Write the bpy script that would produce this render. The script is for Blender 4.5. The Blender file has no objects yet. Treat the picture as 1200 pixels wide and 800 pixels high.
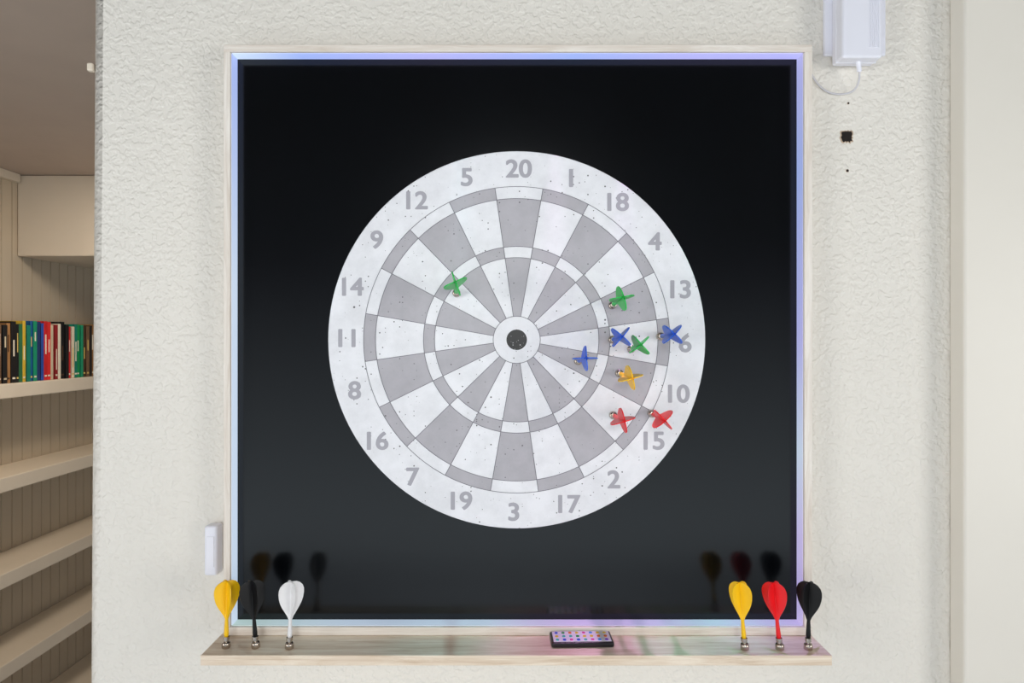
import bpy, bmesh, math, random
from mathutils import Vector, Matrix, Euler
random.seed(4)
ZC = 1.6           # camera height
D = 0.8            # camera distance from board face
F = 800.0
sc = bpy.context.scene
try:
    sc.view_settings.view_transform = 'Standard'
    sc.view_settings.look = 'None'
except Exception:
    pass

def W(px, py, y):
    """world position of a spot measured at depth plane y"""
    d = D + y
    return Vector(((px-600)*d/F, y, ZC+(400-py)*d/F))

def s2l(c):
    return tuple(((v/12.92) if v <= 0.04045 else ((v+0.055)/1.055)**2.4) for v in c)
def rgb(r, g, b):
    return s2l((r/255, g/255, b/255)) + (1,)

# ---------------------------------------------------------------- materials
def mat(name, col, rough=0.5, metal=0.0, spec=0.5, var=0.04, vscale=30, bump=0, bscale=100, bdist=0.001):
    m = bpy.data.materials.new(name); m.use_nodes = True
    nt = m.node_tree; b = nt.nodes['Principled BSDF']
    b.inputs['Roughness'].default_value = rough
    b.inputs['Metallic'].default_value = metal
    b.inputs['Specular IOR Level'].default_value = spec
    tc = nt.nodes.new('ShaderNodeTexCoord')
    n = nt.nodes.new('ShaderNodeTexNoise'); n.inputs['Scale'].default_value = vscale
    n.inputs['Detail'].default_value = 4
    nt.links.new(tc.outputs['Object'], n.inputs['Vector'])
    r = nt.nodes.new('ShaderNodeValToRGB')
    r.color_ramp.elements[0].position = 0.3; r.color_ramp.elements[1].position = 0.7
    r.color_ramp.elements[0].color = tuple(max(0, c*(1-var)) for c in col[:3])+(1,)
    r.color_ramp.elements[1].color = tuple(min(1, c*(1+var)) for c in col[:3])+(1,)
    nt.links.new(n.outputs['Fac'], r.inputs['Fac'])
    nt.links.new(r.outputs['Color'], b.inputs['Base Color'])
    if bump:
        n2 = nt.nodes.new('ShaderNodeTexNoise'); n2.inputs['Scale'].default_value = bscale
        n2.inputs['Detail'].default_value = 3
        nt.links.new(tc.outputs['Object'], n2.inputs['Vector'])
        bp = nt.nodes.new('ShaderNodeBump'); bp.inputs['Strength'].default_value = bump
        bp.inputs['Distance'].default_value = bdist
        nt.links.new(n2.outputs['Fac'], bp.inputs['Height'])
        nt.links.new(bp.outputs['Normal'], b.inputs['Normal'])
    return m

def plaster(name, col):
    m = bpy.data.materials.new(name); m.use_nodes = True
    nt = m.node_tree; b = nt.nodes['Principled BSDF']
    b.inputs['Roughness'].default_value = 0.45
    b.inputs['Specular IOR Level'].default_value = 0.4
    tc = nt.nodes.new('ShaderNodeTexCoord')
    big = nt.nodes.new('ShaderNodeTexNoise'); big.inputs['Scale'].default_value = 6
    nt.links.new(tc.outputs['Object'], big.inputs['Vector'])
    r = nt.nodes.new('ShaderNodeValToRGB')
    r.color_ramp.elements[0].color = tuple(c*0.97 for c in col[:3])+(1,)
    r.color_ramp.elements[1].color = tuple(min(1, c*1.02) for c in col[:3])+(1,)
    nt.links.new(big.outputs['Fac'], r.inputs['Fac'])
    nt.links.new(r.outputs['Color'], b.inputs['Base Color'])
    n1 = nt.nodes.new('ShaderNodeTexNoise'); n1.inputs['Scale'].default_value = 160
    n1.inputs['Detail'].default_value = 1.5; n1.inputs['Distortion'].default_value = 0.2
    nt.links.new(tc.outputs['Object'], n1.inputs['Vector'])
    rr = nt.nodes.new('ShaderNodeValToRGB'); rr.color_ramp.interpolation = 'EASE'
    rr.color_ramp.elements[0].position = 0.38; rr.color_ramp.elements[1].position = 0.67
    nt.links.new(n1.outputs['Fac'], rr.inputs['Fac'])
    bp = nt.nodes.new('ShaderNodeBump'); bp.inputs['Strength'].default_value = 0.6
    bp.inputs['Distance'].default_value = 0.0012
    nt.links.new(rr.outputs['Color'], bp.inputs['Height'])
    nt.links.new(bp.outputs['Normal'], b.inputs['Normal'])
    return m

def wood(name, c1, c2, axis='X', rough=0.55):
    m = bpy.data.materials.new(name); m.use_nodes = True
    nt = m.node_tree; b = nt.nodes['Principled BSDF']
    b.inputs['Roughness'].default_value = rough
    tc = nt.nodes.new('ShaderNodeTexCoord'); mp = nt.nodes.new('ShaderNodeMapping')
    s = {'X': (9, 130, 160), 'Z': (130, 130, 9)}[axis]
    mp.inputs['Scale'].default_value = s
    nt.links.new(tc.outputs['Object'], mp.inputs['Vector'])
    n = nt.nodes.new('ShaderNodeTexNoise'); n.inputs['Scale'].default_value = 1.0
    n.inputs['Detail'].default_value = 6; n.inputs['Roughness'].default_value = 0.7; n.inputs['Distortion'].default_value = 0.8
    nt.links.new(mp.outputs['Vector'], n.inputs['Vector'])
    r = nt.nodes.new('ShaderNodeValToRGB')
    r.color_ramp.elements[0].position = 0.32; r.color_ramp.elements[1].position = 0.62
    r.color_ramp.elements[0].color = c1; r.color_ramp.elements[1].color = c2
    nt.links.new(n.outputs['Fac'], r.inputs['Fac'])
    nt.links.new(r.outputs['Color'], b.inputs['Base Color'])
    bp = nt.nodes.new('ShaderNodeBump'); bp.inputs['Strength'].default_value = 0.25; bp.inputs['Distance'].default_value = 0.0006
    nt.links.new(n.outputs['Fac'], bp.inputs['Height']); nt.links.new(bp.outputs['Normal'], b.inputs['Normal'])
    return m

def speckled(name, col, speck, thr=0.24, scale=170, smudge=0.05):
    """paint with dart-scuff specks and faint smudges"""
    m = bpy.data.materials.new(name); m.use_nodes = True
    nt = m.node_tree; b = nt.nodes['Principled BSDF']
    b.inputs['Roughness'].default_value = 0.45
    tc = nt.nodes.new('ShaderNodeTexCoord')
    v = nt.nodes.new('ShaderNodeTexVoronoi'); v.inputs['Scale'].default_value = scale
    nt.links.new(tc.outputs['Object'], v.inputs['Vector'])
    sep = nt.nodes.new('ShaderNodeSeparateColor')
    nt.links.new(v.outputs['Color'], sep.inputs['Color'])
    pw = nt.nodes.new('ShaderNodeMath'); pw.operation = 'POWER'; pw.inputs[1].default_value = 6
    nt.links.new(sep.outputs[0], pw.inputs[0])
    n = nt.nodes.new('ShaderNodeTexNoise'); n.inputs['Scale'].default_value = 14; n.inputs['Detail'].default_value = 2
    nt.links.new(tc.outputs['Object'], n.inputs['Vector'])
    ml = nt.nodes.new('ShaderNodeMath'); ml.operation = 'MULTIPLY'
    nt.links.new(pw.outputs[0], ml.inputs[0]); nt.links.new(n.outputs['Fac'], ml.inputs[1])
    m2 = nt.nodes.new('ShaderNodeMath'); m2.operation = 'MULTIPLY'; m2.inputs[1].default_value = thr*2
    nt.links.new(ml.outputs[0], m2.inputs[0])
    lt = nt.nodes.new('ShaderNodeMath'); lt.operation = 'LESS_THAN'
    nt.links.new(v.outputs['Distance'], lt.inputs[0]); nt.links.new(m2.outputs[0], lt.inputs[1])
    n3 = nt.nodes.new('ShaderNodeTexNoise'); n3.inputs['Scale'].default_value = 25; n3.inputs['Detail'].default_value = 6
    n3.inputs['Roughness'].default_value = 0.7
    nt.links.new(tc.outputs['Object'], n3.inputs['Vector'])
    r3 = nt.nodes.new('ShaderNodeValToRGB'); r3.color_ramp.elements[0].position = 0.35; r3.color_ramp.elements[1].position = 0.6
    r3.color_ramp.elements[0].color = tuple(c*(1-smudge*2) for c in col[:3])+(1,); r3.color_ramp.elements[1].color = col
    nt.links.new(n3.outputs['Fac'], r3.inputs['Fac'])
    mx = nt.nodes.new('ShaderNodeMix'); mx.data_type = 'RGBA'
    nt.links.new(r3.outputs['Color'], mx.inputs[6]); mx.inputs[7].default_value = speck
    nt.links.new(lt.outputs[0], mx.inputs[0])
    nt.links.new(mx.outputs[2], b.inputs['Base Color'])
    return m

def emis_ramp(name, axis, stops, strength, lo, hi):
    m = bpy.data.materials.new(name); m.use_nodes = True
    nt = m.node_tree; b = nt.nodes['Principled BSDF']
    b.inputs['Base Color'].default_value = (0.4, 0.4, 0.4, 1)
    b.inputs['Roughness'].default_value = 0.8
    tc = nt.nodes.new('ShaderNodeTexCoord'); sp = nt.nodes.new('ShaderNodeSeparateXYZ')
    nt.links.new(tc.outputs['Object'], sp.inputs[0])
    mr = nt.nodes.new('ShaderNodeMapRange'); mr.inputs[1].default_value = lo; mr.inputs[2].default_value = hi
    nt.links.new(sp.outputs[axis], mr.inputs[0])
    r = nt.nodes.new('ShaderNodeValToRGB')
    els = r.color_ramp.elements
    els[0].position = stops[0][0]; els[0].color = stops[0][1]
    els[1].position = stops[-1][0]; els[1].color = stops[-1][1]
    for p, c in stops[1:-1]:
        e = els.new(p); e.color = c
    nt.links.new(mr.outputs[0], r.inputs['Fac'])
    nt.links.new(r.outputs['Color'], b.inputs['Emission Color'])
    b.inputs['Emission Strength'].default_value = strength
    return m

# ---------------------------------------------------------------- mesh helpers
def obj(name, me, parent=None, mats=()):
    o = bpy.data.objects.new(name, me)
    sc.collection.objects.link(o)
    for m in mats: o.data.materials.append(m)
    if parent: o.parent = parent
    return o
def empty(name, loc=(0, 0, 0)):
    o = bpy.data.objects.new(name, None); sc.collection.objects.link(o); o.location = loc
    o.empty_display_size = 0.02
    return o
def bm_box(bm, x0, x1, y0, y1, z0, z1, mi=0, bevel=0, seg=2):
    vs = [bm.verts.new(p) for p in [(x0,y0,z0),(x1,y0,z0),(x1,y1,z0),(x0,y1,z0),(x0,y0,z1),(x1,y0,z1),(x1,y1,z1),(x0,y1,z1)]]
    fs = [bm.faces.new([vs[i] for i in f]) for f in [(0,3,2,1),(4,5,6,7),(0,1,5,4),(1,2,6,5),(2,3,7,6),(3,0,4,7)]]
    for f in fs: f.material_index = mi
    if bevel:
        es = list({e for f in fs for e in f.edges})
        r = bmesh.ops.bevel(bm, geom=es, offset=bevel, segments=seg, profile=0.5, affect='EDGES')
        for f in r['faces']: f.material_index = mi
    return vs
def box(name, x0, x1, y0, y1, z0, z1, m, parent=None, bevel=0, seg=2, smooth=False):
    bm = bmesh.new(); bm_box(bm, x0, x1, y0, y1, z0, z1, 0, bevel, seg)
    me = bpy.data.meshes.new(name); bm.to_mesh(me); bm.free()
    return obj(name, me, parent, [m])
def lathe(bm, prof, mi=0, seg=20, smooth=True):
    rings = []
    for z, r in prof:
        rings.append([bm.verts.new((r*math.cos(2*math.pi*i/seg), r*math.sin(2*math.pi*i/seg), z)) for i in range(seg)])
    for a, b in zip(rings[:-1], rings[1:]):
        for i in range(seg):
            f = bm.faces.new([a[i], a[(i+1) % seg], b[(i+1) % seg], b[i]]); f.material_index = mi; f.smooth = smooth
    f = bm.faces.new(list(reversed(rings[0]))); f.material_index = mi
    f = bm.faces.new(rings[-1]); f.material_index = mi

# ---------------------------------------------------------------- materials used
M_wall = plaster('orange_peel_wall_paint', rgb(232, 227, 218))
M_trimw = mat('satin_trim_paint', rgb(232, 226, 215), 0.4, var=0.01, vscale=5, bump=0.05, bscale=60)
M_bead = mat('beadboard_paint', rgb(205, 190, 168), 0.5, var=0.03, vscale=4)
M_shelfp = mat('bookshelf_paint', rgb(232, 219, 200), 0.45, var=0.02, vscale=8)
M_ceil = mat('ceiling_paint', rgb(190, 174, 162), 0.8, var=0.03, vscale=8, bump=0.2, bscale=60, bdist=0.002)
M_ceil2 = mat('darkened_ceiling', rgb(52, 52, 56), 0.9, var=0.05, vscale=8, bump=0.2, bscale=60, bdist=0.002)  # unseen ceiling half coloured dark to keep the board's reflection black
M_floor = wood('floor_planks', rgb(196, 202, 208), rgb(222, 228, 234), 'X', 0.5)
M_black = mat('black_board_gloss', rgb(2, 3, 5), 0.16, spec=0.5, var=0.25, vscale=12, bump=0.02, bscale=900, bdist=0.0001)
M_frame = wood('whitewashed_wood', rgb(216, 203, 189), rgb(242, 235, 226), 'X')
M_framez = wood('whitewashed_wood_upright', rgb(216, 203, 189), rgb(242, 235, 226), 'Z')
M_shelf = wood('pale_pine', rgb(208, 182, 154), rgb(243, 229, 210), 'X')
M_dwhite = speckled('dartboard_white', rgb(239, 239, 243), rgb(95, 93, 96), thr=0.26, scale=300, smudge=0.06)
M_dgrey = speckled('dartboard_grey', rgb(181, 178, 184), rgb(110, 108, 112), thr=0.26, scale=300, smudge=0.06)
M_dblack = speckled('bull_black', rgb(12, 12, 14), rgb(180, 180, 182), thr=0.40, scale=480, smudge=0)
M_line = mat('dartboard_line', rgb(110, 108, 116), 0.5)
M_num = mat('numeral_grey', rgb(170, 168, 176), 0.5, var=0.02)
M_metal = mat('nickel', rgb(190, 178, 166), 0.22, metal=1.0)
M_plw = mat('white_plastic', rgb(236, 236, 245), 0.35, var=0.01)
M_blk = mat('black_plastic', rgb(12, 12, 14), 0.35)
def dartmat(n, c): return mat('dart_'+n, c, 0.38, var=0.05, vscale=60)
DM = {'green': dartmat('green', rgb(0, 190, 72)), 'blue': dartmat('blue', rgb(15, 95, 215)),
      'yellow': dartmat('yellow', rgb(255, 200, 10)), 'red': dartmat('red', rgb(238, 18, 26)),
      'black': mat('dart_black', rgb(9, 8, 10), 0.45, spec=0.3), 'white': dartmat('white', rgb(236, 234, 234))}

YW = 0.010   # wall surface
CE = ZC + 0.612
# ---------------------------------------------------------------- room shell
bm = bmesh.new()
vs = bm_box(bm, -0.5035, 3.2, YW, YW+0.13, 0, CE)
for v in vs:
    if v.co.x < 0:
        v.co.x += (v.co.z-ZC)*0.006
es = [e for e in bm.edges if abs(e.verts[0].co.z-e.verts[1].co.z) > 1 and e.verts[0].co.x < 0]
bmesh.ops.bevel(bm, geom=es, offset=0.016, segments=6, profile=0.5, affect='EDGES')
me = bpy.data.meshes.new('wall_back'); bm.to_mesh(me); bm.free()
wall = obj('wall_back', me, None, [M_wall])
for p in me.polygons:
    p.use_smooth = 0.02 < abs(p.normal.x) < 0.98 and abs(p.normal.z) < 0.5

box('floor', -1.95, 3.2, -4.2, 4.0, -0.02, 0, M_floor)
box('ceiling', -1.95, 3.2, 0.0, 4.0, CE, CE+0.02, M_ceil)
box('ceiling', -1.95, 3.2, -4.2, 0.0, CE, CE+0.02, M_ceil2)
box('wall_far', -1.95, 3.2, 4.0, 4.1, 0, CE, M_bead)
# left wall in beadboard
bm = bmesh.new()
xb = -1.82; prof = []
y = -0.6; pitch = 0.052
while y < 4.0:
    prof += [(xb, y+0.003), (xb, y+pitch-0.006), (xb-0.005, y+pitch-0.003), (xb-0.005, y+pitch-0.001), (xb, y+pitch)]
    y += pitch
prof = [p for p in prof if p[1] < 4.0]
a = [bm.verts.new((p[0], p[1], 0)) for p in prof]; b = [bm.verts.new((p[0], p[1], CE)) for p in prof]
for i in range(len(prof)-1):
    bm.faces.new([a[i], a[i+1], b[i+1], b[i]])
bm_box(bm, xb-0.1, xb-0.007, -0.6, 4.0, 0, CE)
me = bpy.data.meshes.new('wall_left'); bm.to_mesh(me); bm.free(); obj('wall_left', me, None, [M_bead])
box('soffit', xb+0.001, -0.2, 1.71, 3.99, ZC+0.314, CE-0.001, M_shelfp, bevel=0.004)
box('trim_1', xb+0.001, xb+0.02, -0.6, 1.70, CE-0.03, CE-0.001, M_shelfp)

# door casing on the right
xc = 0.5184
box('trim_2', xc, xc+0.24, YW-0.0275, YW-0.0005, 0, CE-0.001, M_trimw, bevel=0.003, seg=3)

def child(o, p):
    o.parent = p; o.matrix_parent_inverse = Matrix.Translation(-Vector(p.location))
# ---------------------------------------------------------------- bookshelf
bs = empty('bookshelf', (xb, 1.5, 0))
for i, zt in enumerate([-0.1375, -0.44, -0.75, -1.045, -1.34]):
    o = box('shelf_%d' % (i+1), xb+0.001, -1.64, 0.4, 3.98, ZC+zt-0.048, ZC+zt, M_shelfp, bevel=0.003)
    child(o, bs)

# books
cols = [(78,54,36),(120,92,66),(24,20,20),(165,120,76),(28,26,26),(50,110,70),(15,130,110),(20,90,150),(35,55,110),(215,200,170),
        (40,40,40),(205,35,38),(150,28,34),(20,150,110),(240,230,210),(14,14,16),(225,45,45),(20,150,80),(235,220,195),(35,80,170),
        (20,20,22),(215,180,60)]
bmats = [mat('book_cover_%d' % i, rgb(*c), 0.5, var=0.1, vscale=20) for i, c in enumerate(cols)]
M_page = mat('book_pages', rgb(222, 210, 185), 0.8)
M_title = mat('book_title_gold', rgb(225, 195, 110), 0.4)
bm = bmesh.new(); y = 0.9; k = 0
seq = [0,1,4,3,2,20,5,21,6,7,13,8,19,11,16,9,12,14,15,20,11,18,6,17,13]
zb = ZC-0.1375+0.0005
while y < 3.0:
    t = random.uniform(0.012, 0.022); h = random.uniform(0.190, 0.210); dp = random.uniform(0.12, 0.135)
    x1 = -1.655-random.uniform(0, 0.008)
    mi = seq[(k-29) % len(seq)]; k += 1
    bm_box(bm, x1-dp, x1, y, y+0.0022, zb, zb+h, mi); bm_box(bm, x1-dp, x1, y+t-0.0022, y+t, zb, zb+h, mi)
    bm_box(bm, x1-0.003, x1+0.001, y, y+t, zb, zb+h, mi, 0.0009, 2)
    bm_box(bm, x1-dp+0.003, x1-0.003, y+0.0022, y+t-0.0022, zb+0.003, zb+h-0.004, len(cols))
    if random.random() < 0.8:
        z1 = zb+h*random.uniform(0.55, 0.85); tm = random.choice([len(cols)+1, 14, 0, 9, 14])
        bm_box(bm, x1+0.001, x1+0.0014, y+t*0.35, y+t*0.65, z1-0.05*random.random()-0.03, z1, tm)
        bm_box(bm, x1+0.001, x1+0.0014, y+t*0.2, y+t*0.8, zb+0.012, zb+0.018, tm)
    y += t+0.0008
me = bpy.data.meshes.new('row_of_books'); bm.to_mesh(me); bm.free()
obj('row_of_books', me, None, bmats+[M_page, M_title])

# ---------------------------------------------------------------- framed board
fr = empty('framed_board', (0, 0, ZC))
XL, XR, ZT, ZB = -0.322, 0.334, ZC+0.331, ZC-0.326
XLo, XRo, ZTo, ZBo = -0.3298, 0.3434, ZC+0.3393, ZC-0.336
YF = -0.020
child(box('black_backing', XL-0.002, XR+0.002, 0, YW-0.0003, ZB-0.002, ZT+0.002, M_black), fr)
child(box('frame_top', XLo, XRo, YF, YW-0.0003, ZT, ZTo, M_frame, bevel=0.0008), fr)
child(box('frame_bottom', XLo, XRo, YF, YW-0.0003, ZBo, ZB-0.0003, M_frame, bevel=0.0008), fr)
child(box('frame_side_a', XLo, XL, YF, YW-0.0003, ZB, ZT, M_framez, bevel=0.0008), fr)
child(box('frame_side_b', XR, XRo, YF, YW-0.0003, ZB, ZT, M_framez, bevel=0.0008), fr)
box('wall_ledge', -0.3340, 0.3430, -0.0687, YW-0.0003, ZBo-0.0112, ZBo-0.0002, M_shelf, bevel=0.0007)

# LED strip round the inside of the frame
led = empty('led_light_strip', (0, 0, ZC))
B = (0.28, 0.42, 1, 1); V = (0.42, 0.42, 1.0, 1); P = (0.60, 0.50, 1.0, 1); Wt = (0.62, 0.78, 1, 1); G = (0.6, 0.85, 0.8, 1); C = (0.5, 0.75, 0.95, 1)
mt = emis_ramp('led_glow_top', 0, [(0, Wt), (0.12, B), (0.35, V), (0.6, B), (0.8, V), (1, V)], 0.8, XL, XR)
mb = emis_ramp('led_glow_bottom', 0, [(0, G), (0.2, Wt), (0.45, Wt), (0.6, P), (0.75, P), (0.85, C), (1, P)], 0.5, XL, XR)
ml = emis_ramp('led_glow_left', 2, [(0, Wt), (0.3, Wt), (0.6, Wt), (1, B)], 0.65, ZB, ZT)
mr = emis_ramp('led_glow_right', 2, [(0, P), (0.15, P), (0.3, Wt), (0.5, V), (0.8, B), (1, V)], 0.55, ZB, ZT)
y0, y1 = -0.0165, -0.0005; t = 0.0006
child(box('strip_top', XL+t, XR-t, y0, y1, ZT-t, ZT-0.00005, mt), led)
child(box('strip_bottom', XL+t, XR-t, y0, y1, ZB, ZB+t, mb), led)
child(box('strip_side_a', XL+0.00005, XL+t, y0, y1, ZB+t, ZT-t, ml), led)
child(box('strip_side_b', XR-t, XR-0.00005, y0, y1, ZB+t, ZT-t, mr), led)

# ---------------------------------------------------------------- dartboard
cx, cz = (605.5-600)/1000, ZC+(400-398)/1000
db = empty('dartboard', (cx, 0, cz))
rot = math.radians(-0.86)
R = [0.012, 0.0275, 0.096, 0.109, 0.165, 0.179, 0.2205]
yf = -0.0020
bm = bmesh.new()
def pt(r, a, y): return (r*math.sin(a), y, r*math.cos(a))   # clockwise from top
def ring(bm, r0, r1, a0, a1, n, y, mi):
    for i in range(n):
        p = a0+(a1-a0)*i/n; q = a0+(a1-a0)*(i+1)/n
        v = [bm.verts.new(c) for c in (pt(r0, p, y), pt(r0, q, y), pt(r1, q, y), pt(r1, p, y))]
        f = bm.faces.new(v); f.material_index = mi
st = 2*math.pi/20
for s in range(20):
    a0 = -rot+(s-0.5)*st; a1 = a0+st
    g = 1 if s % 2 == 0 else 0
    ring(bm, R[1], R[2], a0, a1, 8, yf, g)
    ring(bm, R[2], R[3], a0, a1, 8, yf, 1-g)
    ring(bm, R[3], R[4], a0, a1, 8, yf, g)
    ring(bm, R[4], R[5], a0, a1, 8, yf, 1-g)
N = 160
ring(bm, R[5], R[6]-0.0006, 0, 2*math.pi, N, yf, 0)
ring(bm, R[0], R[1], 0, 2*math.pi, 80, yf, 0)
ring(bm, 0.0001, R[0], 0, 2*math.pi, 80, yf, 2)
for i in range(N):
    p = 2*math.pi*i/N; q = 2*math.pi*(i+1)/N
    for (ra, ya, rb, yb) in ((R[6]-0.0006, yf, R[6], yf+0.0006), (R[6], yf+0.0006, R[6], -0.0001)):
        f = bm.faces.new([bm.verts.new(c) for c in (pt(ra, p, ya), pt(ra, q, ya), pt(rb, q, yb), pt(rb, p, yb))]); f.material_index = 0
bmesh.ops.remove_doubles(bm, verts=bm.verts, dist=1e-6)
bmesh.ops.recalc_face_normals(bm, faces=bm.faces)
me = bpy.data.meshes.new('face'); bm.to_mesh(me); bm.free()
o = obj('face', me, db, [M_dwhite, M_dgrey, M_dblack])
bm = bmesh.new(); yl = yf-0.0002; w = 0.00035
for r in R[1:6]: ring(bm, r-w, r+w, 0, 2*math.pi, N, yl, 0)
for s in range(20):
    a = -rot+(s-0.5)*st
    d = Vector((math.sin(a), 0, math.cos(a))); n = Vector((math.cos(a), 0, -math.sin(a)))*w
    c = [d*R[1]-n, d*R[1]+n, d*R[5]+n, d*R[5]-n]
    bm.faces.new([bm.verts.new((q.x, yl, q.z)) for q in c])
me = bpy.data.meshes.new('lines'); bm.to_mesh(me); bm.free(); obj('lines', me, db, [M_line])
# numerals
nums = {20:(608,198),1:(669,209),18:(724,237),4:(767,283),13:(797,339),6:(802.5,402),10:(795,461),15:(766,516),2:(719,561),17:(667,590),
        3:(602,599),19:(541,586),7:(484,558),16:(443,516),8:(416,457),11:(407,396),14:(414,336),9:(442,281),12:(489,235),5:(547,208)}
for k, (px, py) in nums.items():
    cu = bpy.data.curves.new('numtext', 'FONT'); cu.body = str(k); cu.size = 0.0275
    to = bpy.data.objects.new('numtext', cu); sc.collection.objects.link(to)
    bpy.context.view_layer.update()
    me = bpy.data.meshes.new_from_object(to.evaluated_get(bpy.context.evaluated_depsgraph_get()))
    bpy.data.objects.remove(to)
    xs = [v.co.x for v in me.vertices]; ys = [v.co.y for v in me.vertices]
    mx_, my_ = (min(xs)+max(xs))/2, (min(ys)+max(ys))/2
    bm = bmesh.new(); bm.from_mesh(me)
    base_v = [v.co.copy() for v in bm.verts]; base_f = [[v.index for v in f.verts] for f in bm.faces]
    bm.free(); bm = bmesh.new()
    th = 0.00095
    for j in range(13):
        if j == 12: ox = oy = 0
        else: ox, oy = th*math.cos(j*math.pi/6), th*0.75*math.sin(j*math.pi/6)
        vv = [bm.verts.new(((c.x-mx_)*1.12+ox, -j*0.000004, (c.y-my_)*1.05+oy)) for c in base_v]
        for f in base_f:
            try: bm.faces.new([vv[i] for i in f])
            except ValueError: pass
    m2 = bpy.data.meshes.new('numeral_%d' % k); bm.to_mesh(m2); bm.free()
    no = obj('numeral_%d' % k, m2, db, [M_num])
    no.location = ((px-600)/1000-cx, yf-0.00015, ZC+(400-py)/1000-cz)

# ---------------------------------------------------------------- darts
def dart_mesh(color):
    bm = bmesh.new()
    lathe(bm, [(0, 0.0038), (0.0008, 0.0046), (0.0050, 0.0047), (0.0064, 0.0043), (0.0072, 0.0034)], 1, 24, True)
    lathe(bm, [(0.0071, 0.0024), (0.0092, 0.0024), (0.0093, 0.0034), (0.0128, 0.0034), (0.0130, 0.0027)], 1, 24, False)
    lathe(bm, [(0.0129, 0.0023), (0.016, 0.0026), (0.022, 0.0023), (0.034, 0.0017), (0.050, 0.0014), (0.0715, 0.0008)], 0, 12)
    prof = [(0.031, 0.0014), (0.036, 0.0034), (0.041, 0.0064), (0.046, 0.0094), (0.051, 0.0117), (0.056, 0.0131), (0.061, 0.0137), (0.065, 0.0135),
            (0.069, 0.0120), (0.0718, 0.0092), (0.0734, 0.0058), (0.0732, 0.0026), (0.0715, 0.0004)]
    th = 0.0007
    for q in range(4):
        a = q*math.pi/2+random.uniform(-0.1, 0.1)
        c, s = math.cos(a), math.sin(a)
        curl = random.uniform(-0.001, 0.001)
        L, Rr, Lc, Rc = [], [], [], []
        for z, r in prof:
            bend = curl*(r/0.0136)**2
            def P3(rr, off): return bm.verts.new((rr*c-off*s, rr*s+off*c, z))
            Lc.append(P3(0.0003, th)); Rc.append(P3(0.0003, -th))
            L.append(P3(r, th*0.8+bend)); Rr.append(P3(r, -th*0.8+bend))
        for i in range(len(prof)-1):
            bm.faces.new([Lc[i], L[i], L[i+1], Lc[i+1]]); bm.faces.new([Rc[i], Rc[i+1], Rr[i+1], Rr[i]])
            bm.faces.new([L[i], Rr[i], Rr[i+1], L[i+1]])
    bmesh.ops.recalc_face_normals(bm, faces=bm.faces)
    me = bpy.data.meshes.new('magnetic_dart'); bm.to_mesh(me); bm.free()
    me.materials.append(DM[color]); me.materials.append(M_metal)
    return me
def place(color, base, target, spin):
    o = obj('magnetic_dart', dart_mesh(color))
    ax = (target-base).normalized()
    q = ax.to_track_quat('Z', 'Y')
    o.matrix_world = Matrix.Translation(base) @ q.to_matrix().to_4x4() @ Matrix.Rotation(math.radians(spin), 4, 'Z')
    return o
stuck = [('green', (535, 344), (534, 333), 25), ('green', (717, 358), (728, 350), 15), ('blue', (717, 398), (727, 395), 50),
         ('green', (739, 409), (749, 405), 40), ('blue', (773, 394), (787, 392), 45), ('blue', (677, 423), (685, 420), 0),
         ('yellow', (725, 437), (738, 442), 15), ('red', (718, 486), (729, 492), 15), ('red', (763, 484), (776, 491), 40)]
for c, b_, f_, sp in stuck:
    yb = yf-0.0006
    base = W(b_[0], b_[1], yb); tail = W(f_[0], f_[1], yb-0.058)
    place(c, base, tail, sp)
stand = [('yellow', (265, 759), (266, 700), 40), ('black', (300, 759), (296, 697), 40), ('white', (339, 760), (341, 700), 35),
         ('yellow', (873, 761), (868, 702), 42), ('red', (914, 761), (908, 702), 40), ('black', (947, 761), (948, 700), 42)]
for c, b_, f_, sp in stand:
    zz = ZBo-0.0002
    dist = (ZC-zz)*F/(b_[1]-400); yb = dist-D
    base = W(b_[0], b_[1], yb); base.z = zz+0.0001
    tail = base.copy(); tail.x = W(f_[0], f_[1], yb).x; tail.z = base.z+0.056
    place(c, base, tail, sp)

# ---------------------------------------------------------------- remote
rm = empty('remote_control', (0.0775, -0.0365, ZBo))
bm = bmesh.new(); bm_box(bm, -0.0345, 0.0345, -0.0155, 0.0155, 0.0001, 0.0062, 0, 0.0022, 4)
me = bpy.data.meshes.new('body'); bm.to_mesh(me); bm.free(); obj('body', me, rm, [M_blk])
box('faceplate', -0.032, 0.032, -0.0128, 0.0135, 0.0061, 0.0065, M_plw, rm, 0.0001)
bc = [(220,40,40),(40,160,70),(40,80,210),(225,225,228),(230,120,30),(60,190,170),(120,60,200),(230,200,40),(40,150,230),(220,60,160)]
bms = [mat('remote_button_%d' % i, rgb(*c), 0.4) for i, c in enumerate(bc)]
bm = bmesh.new()
for r in range(3):
    for c in range(8):
        x, y = -0.0275+c*0.0078, -0.0085+r*0.0088
        mi = random.randrange(len(bc))
        bt = [bm.verts.new((x+0.0020*math.cos(k*math.pi/8), y+0.0023*math.sin(k*math.pi/8), 0.0064)) for k in range(16)]
        tp = [bm.verts.new((x+0.0018*math.cos(k*math.pi/8), y+0.0021*math.sin(k*math.pi/8), 0.0070)) for k in range(16)]
        for k in range(16):
            f = bm.faces.new([bt[k], bt[(k+1) % 16], tp[(k+1) % 16], tp[k]]); f.material_index = mi
        f = bm.faces.new(tp); f.material_index = mi
me = bpy.data.meshes.new('buttons'); bm.to_mesh(me); bm.free(); obj('buttons', me, rm, bms)
rm.rotation_euler = (0, 0, math.radians(1.5))

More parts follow.
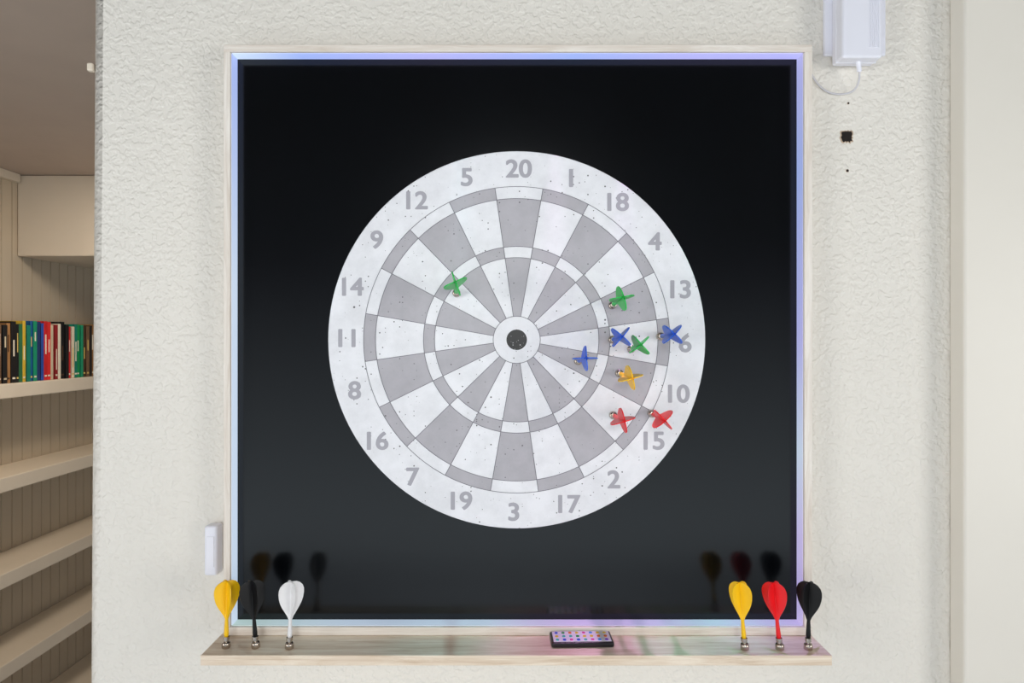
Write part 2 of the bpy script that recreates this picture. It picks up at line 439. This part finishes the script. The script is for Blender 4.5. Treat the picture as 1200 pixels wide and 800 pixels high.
# ---------------------------------------------------------------- adapter, outlet, cable
ad = empty('power_adapter', (0.4, 0, ZC+0.36))
o = box('body', 0.3765, 0.4225, -0.022, 0.0045, ZC+0.3235, ZC+0.413, M_plw, bevel=0.0028, seg=4); child(o, ad)
o = box('seam_lip', 0.3760, 0.4230, -0.0075, -0.0055, ZC+0.3230, ZC+0.4135, M_plw, bevel=0.0009); child(o, ad)
for i in range(6):
    xx = 0.4075+i*0.0020
    o = box('rib_%d' % i, xx, xx+0.0010, -0.0226, -0.0215, ZC+0.335, ZC+0.402, M_plw, bevel=0.0002); child(o, ad)
op = empty('outlet_cover', (0.405, 0, ZC+0.39))
o = box('plate', 0.3680, 0.441, 0.0047, 0.0099, ZC+0.337, ZC+0.452, M_plw, bevel=0.0018, seg=3); child(o, op)
o = box('socket', 0.389, 0.423, 0.0040, 0.0048, ZC+0.418, ZC+0.446, M_plw, bevel=0.0003); child(o, op)
def tube(name, pts, r, m, parent=None):
    cu = bpy.data.curves.new(name, 'CURVE'); cu.dimensions = '3D'; cu.bevel_depth = r; cu.bevel_resolution = 4; cu.use_fill_caps = True
    s = cu.splines.new('NURBS'); s.points.add(len(pts)-1); s.use_endpoint_u = True; s.order_u = 4
    for p, q in zip(s.points, pts): p.co = (q[0], q[1], q[2], 1)
    cu.resolution_u = 10
    o = bpy.data.objects.new(name, cu); sc.collection.objects.link(o); cu.materials.append(m)
    if parent: child(o, parent)
    return o
M_cord = mat('clear_grey_cord', rgb(205, 203, 208), 0.3)
tube('strain_relief', [W(1005, 70, -0.009), W(1006, 76, -0.009), W(1007, 80, -0.009), W(1007, 84, -0.008)], 0.0026, M_plw, ad)
tube('cord', [W(1007, 82, -0.008), W(1008, 92, -0.006), W(1004, 106, 0.004), W(990, 111, 0.007), W(973, 110, 0.0075), W(962, 103, 0.0078), W(955, 95, 0.008), W(950, 85, 0.008)], 0.0011, M_cord, ad)

# small white switch box by frame
sw = empty('light_switch', (-0.355, 0, ZC-0.245))
o = box('body', -0.3575, -0.3425, -0.008, YW-0.0003, ZC-0.2720, ZC-0.214, M_plw, bevel=0.003, seg=4); child(o, sw)
o = box('rocker', -0.3545, -0.3455, -0.0090, -0.0075, ZC-0.262, ZC-0.226, M_plw, bevel=0.0007, seg=3); child(o, sw)

o = box('edge_nub', -0.5065, -0.4995, 0.012, 0.020, ZC+0.322, ZC+0.332, M_shelfp, bevel=0.002)  # unidentified small pale nub on the wall edge

# holes in the wall: raised patches with their inner shade painted dark
M_hole = mat('painted_hole_shade', rgb(26, 18, 14), 0.9, var=0.4, vscale=200)
M_chip = mat('torn_plaster', rgb(190, 168, 146), 0.9, var=0.1, vscale=200)
def hole(px, py, r, name, sq=False):
    c = W(px, py, YW)
    bm = bmesh.new()
    n = 28; o1 = []; o2 = []
    for i in range(n):
        a = 2*math.pi*i/n
        k = 1/max(abs(math.cos(a)), abs(math.sin(a))) if sq else 1
        k = min(k, 1.2)*random.uniform(0.82, 1.14)*r
        o1.append(bm.verts.new((k*1.25*math.cos(a), -0.0001, k*1.2*math.sin(a))))
        o2.append(bm.verts.new((k*math.cos(a), -0.0006, k*math.sin(a))))
    for i in range(n):
        f = bm.faces.new([o1[i], o1[(i+1) % n], o2[(i+1) % n], o2[i]]); f.material_index = 1
    f = bm.faces.new(o2); f.material_index = 0
    me = bpy.data.meshes.new(name); bm.to_mesh(me); bm.free()
    o = obj(name, me, None, [M_hole, M_chip]); o.location = c
hole(992, 160, 0.0066, 'drywall_hole', True)
hole(994, 121, 0.0012, 'nail_hole')
hole(993, 200, 0.0016, 'nail_hole')

# ---------------------------------------------------------------- lights
def area(name, loc, tgt, size, power, col, sy=None):
    l = bpy.data.lights.new(name, 'AREA'); l.energy = power; l.color = col; l.size = size
    if sy: l.shape = 'RECTANGLE'; l.size_y = sy
    o = bpy.data.objects.new(name, l); sc.collection.objects.link(o); o.location = loc
    o.rotation_euler = (Vector(tgt)-Vector(loc)).to_track_quat('-Z', 'Y').to_euler()
    return o
area('side_fill_right', (2.5, -1.9, ZC-0.1), (0, 0, ZC), 0.9, 26, (1.0, 0.97, 0.92), 1.1)  # added wall light, no window there; kept out of the board's reflection
area('side_fill_left', (-2.3, -1.9, ZC-0.1), (0, 0, ZC), 0.9, 21, (1.0, 0.98, 0.95), 1.1)  # added counterpart from the left, likewise without a window
area('camera_fill', (0.0, -1.0, ZC+0.08), (0.0, 0, ZC), 0.3, 2.2, (1.0, 0.98, 0.95))  # added soft fill near the camera to brighten the dart flights
area('floor_fill', (0.0, -3.1, CE-0.03), (0.0, -3.1, 0), 0.3, 50, (0.92, 0.97, 1.0))  # added to brighten the floor mirrored in the board, no known fixture
area('hall_fill', (-1.0, 1.2, CE-0.03), (-1.1, 1.3, 0), 0.3, 9, (1, 0.88, 0.74))  # added warm fill for the hallway, no fixture there
for i, (x, col, e) in enumerate([(-0.22, (0.75, 0.95, 1), 3), (-0.06, (0.45, 0.9, 1), 4), (0.05, (1, 0.45, 0.95), 5), (0.13, (0.85, 0.5, 1), 6),
                                 (0.215, (0.3, 1, 0.85), 5), (0.29, (0.55, 0.4, 1), 7)]):
    l = bpy.data.lights.new('led_spill_spot', 'SPOT'); l.energy = e; l.color = col; l.spot_size = math.radians(18); l.spot_blend = 1.0  # added spots giving the ledge its coloured spill, beyond the strip's glow
    l.shadow_soft_size = 0.004
    o = bpy.data.objects.new('led_spill_spot', l); sc.collection.objects.link(o); o.location = (x, -0.012, ZT-0.004)
    o.rotation_euler = (Vector((x, -0.055, ZBo))-o.location).to_track_quat('-Z', 'Y').to_euler()
w = bpy.data.worlds.new('World'); sc.world = w; w.use_nodes = True
nt = w.node_tree; bg = nt.nodes['Background']
tc = nt.nodes.new('ShaderNodeTexCoord'); sp = nt.nodes.new('ShaderNodeSeparateXYZ'); rp = nt.nodes.new('ShaderNodeValToRGB')
mp = nt.nodes.new('ShaderNodeMapRange'); mp.inputs[1].default_value = -0.5; mp.inputs[2].default_value = 0.5
nt.links.new(tc.outputs['Generated'], sp.inputs[0]); nt.links.new(sp.outputs[2], mp.inputs[0])
nt.links.new(mp.outputs[0], rp.inputs['Fac']); nt.links.new(rp.outputs['Color'], bg.inputs[0])
e = rp.color_ramp.elements
e[0].position = 0.15; e[0].color = (0.80, 0.92, 1.0, 1)
e[1].position = 0.62; e[1].color = (0.05, 0.05, 0.07, 1)
bg.inputs[1].default_value = 1.35

# ---------------------------------------------------------------- camera
cd = bpy.data.cameras.new('camera'); cd.lens = 24; cd.sensor_width = 36; cd.clip_start = 0.01
co = bpy.data.objects.new('camera', cd); sc.collection.objects.link(co)
co.location = (0, -D, ZC); co.rotation_euler = (math.radians(90), 0, 0)
sc.camera = co
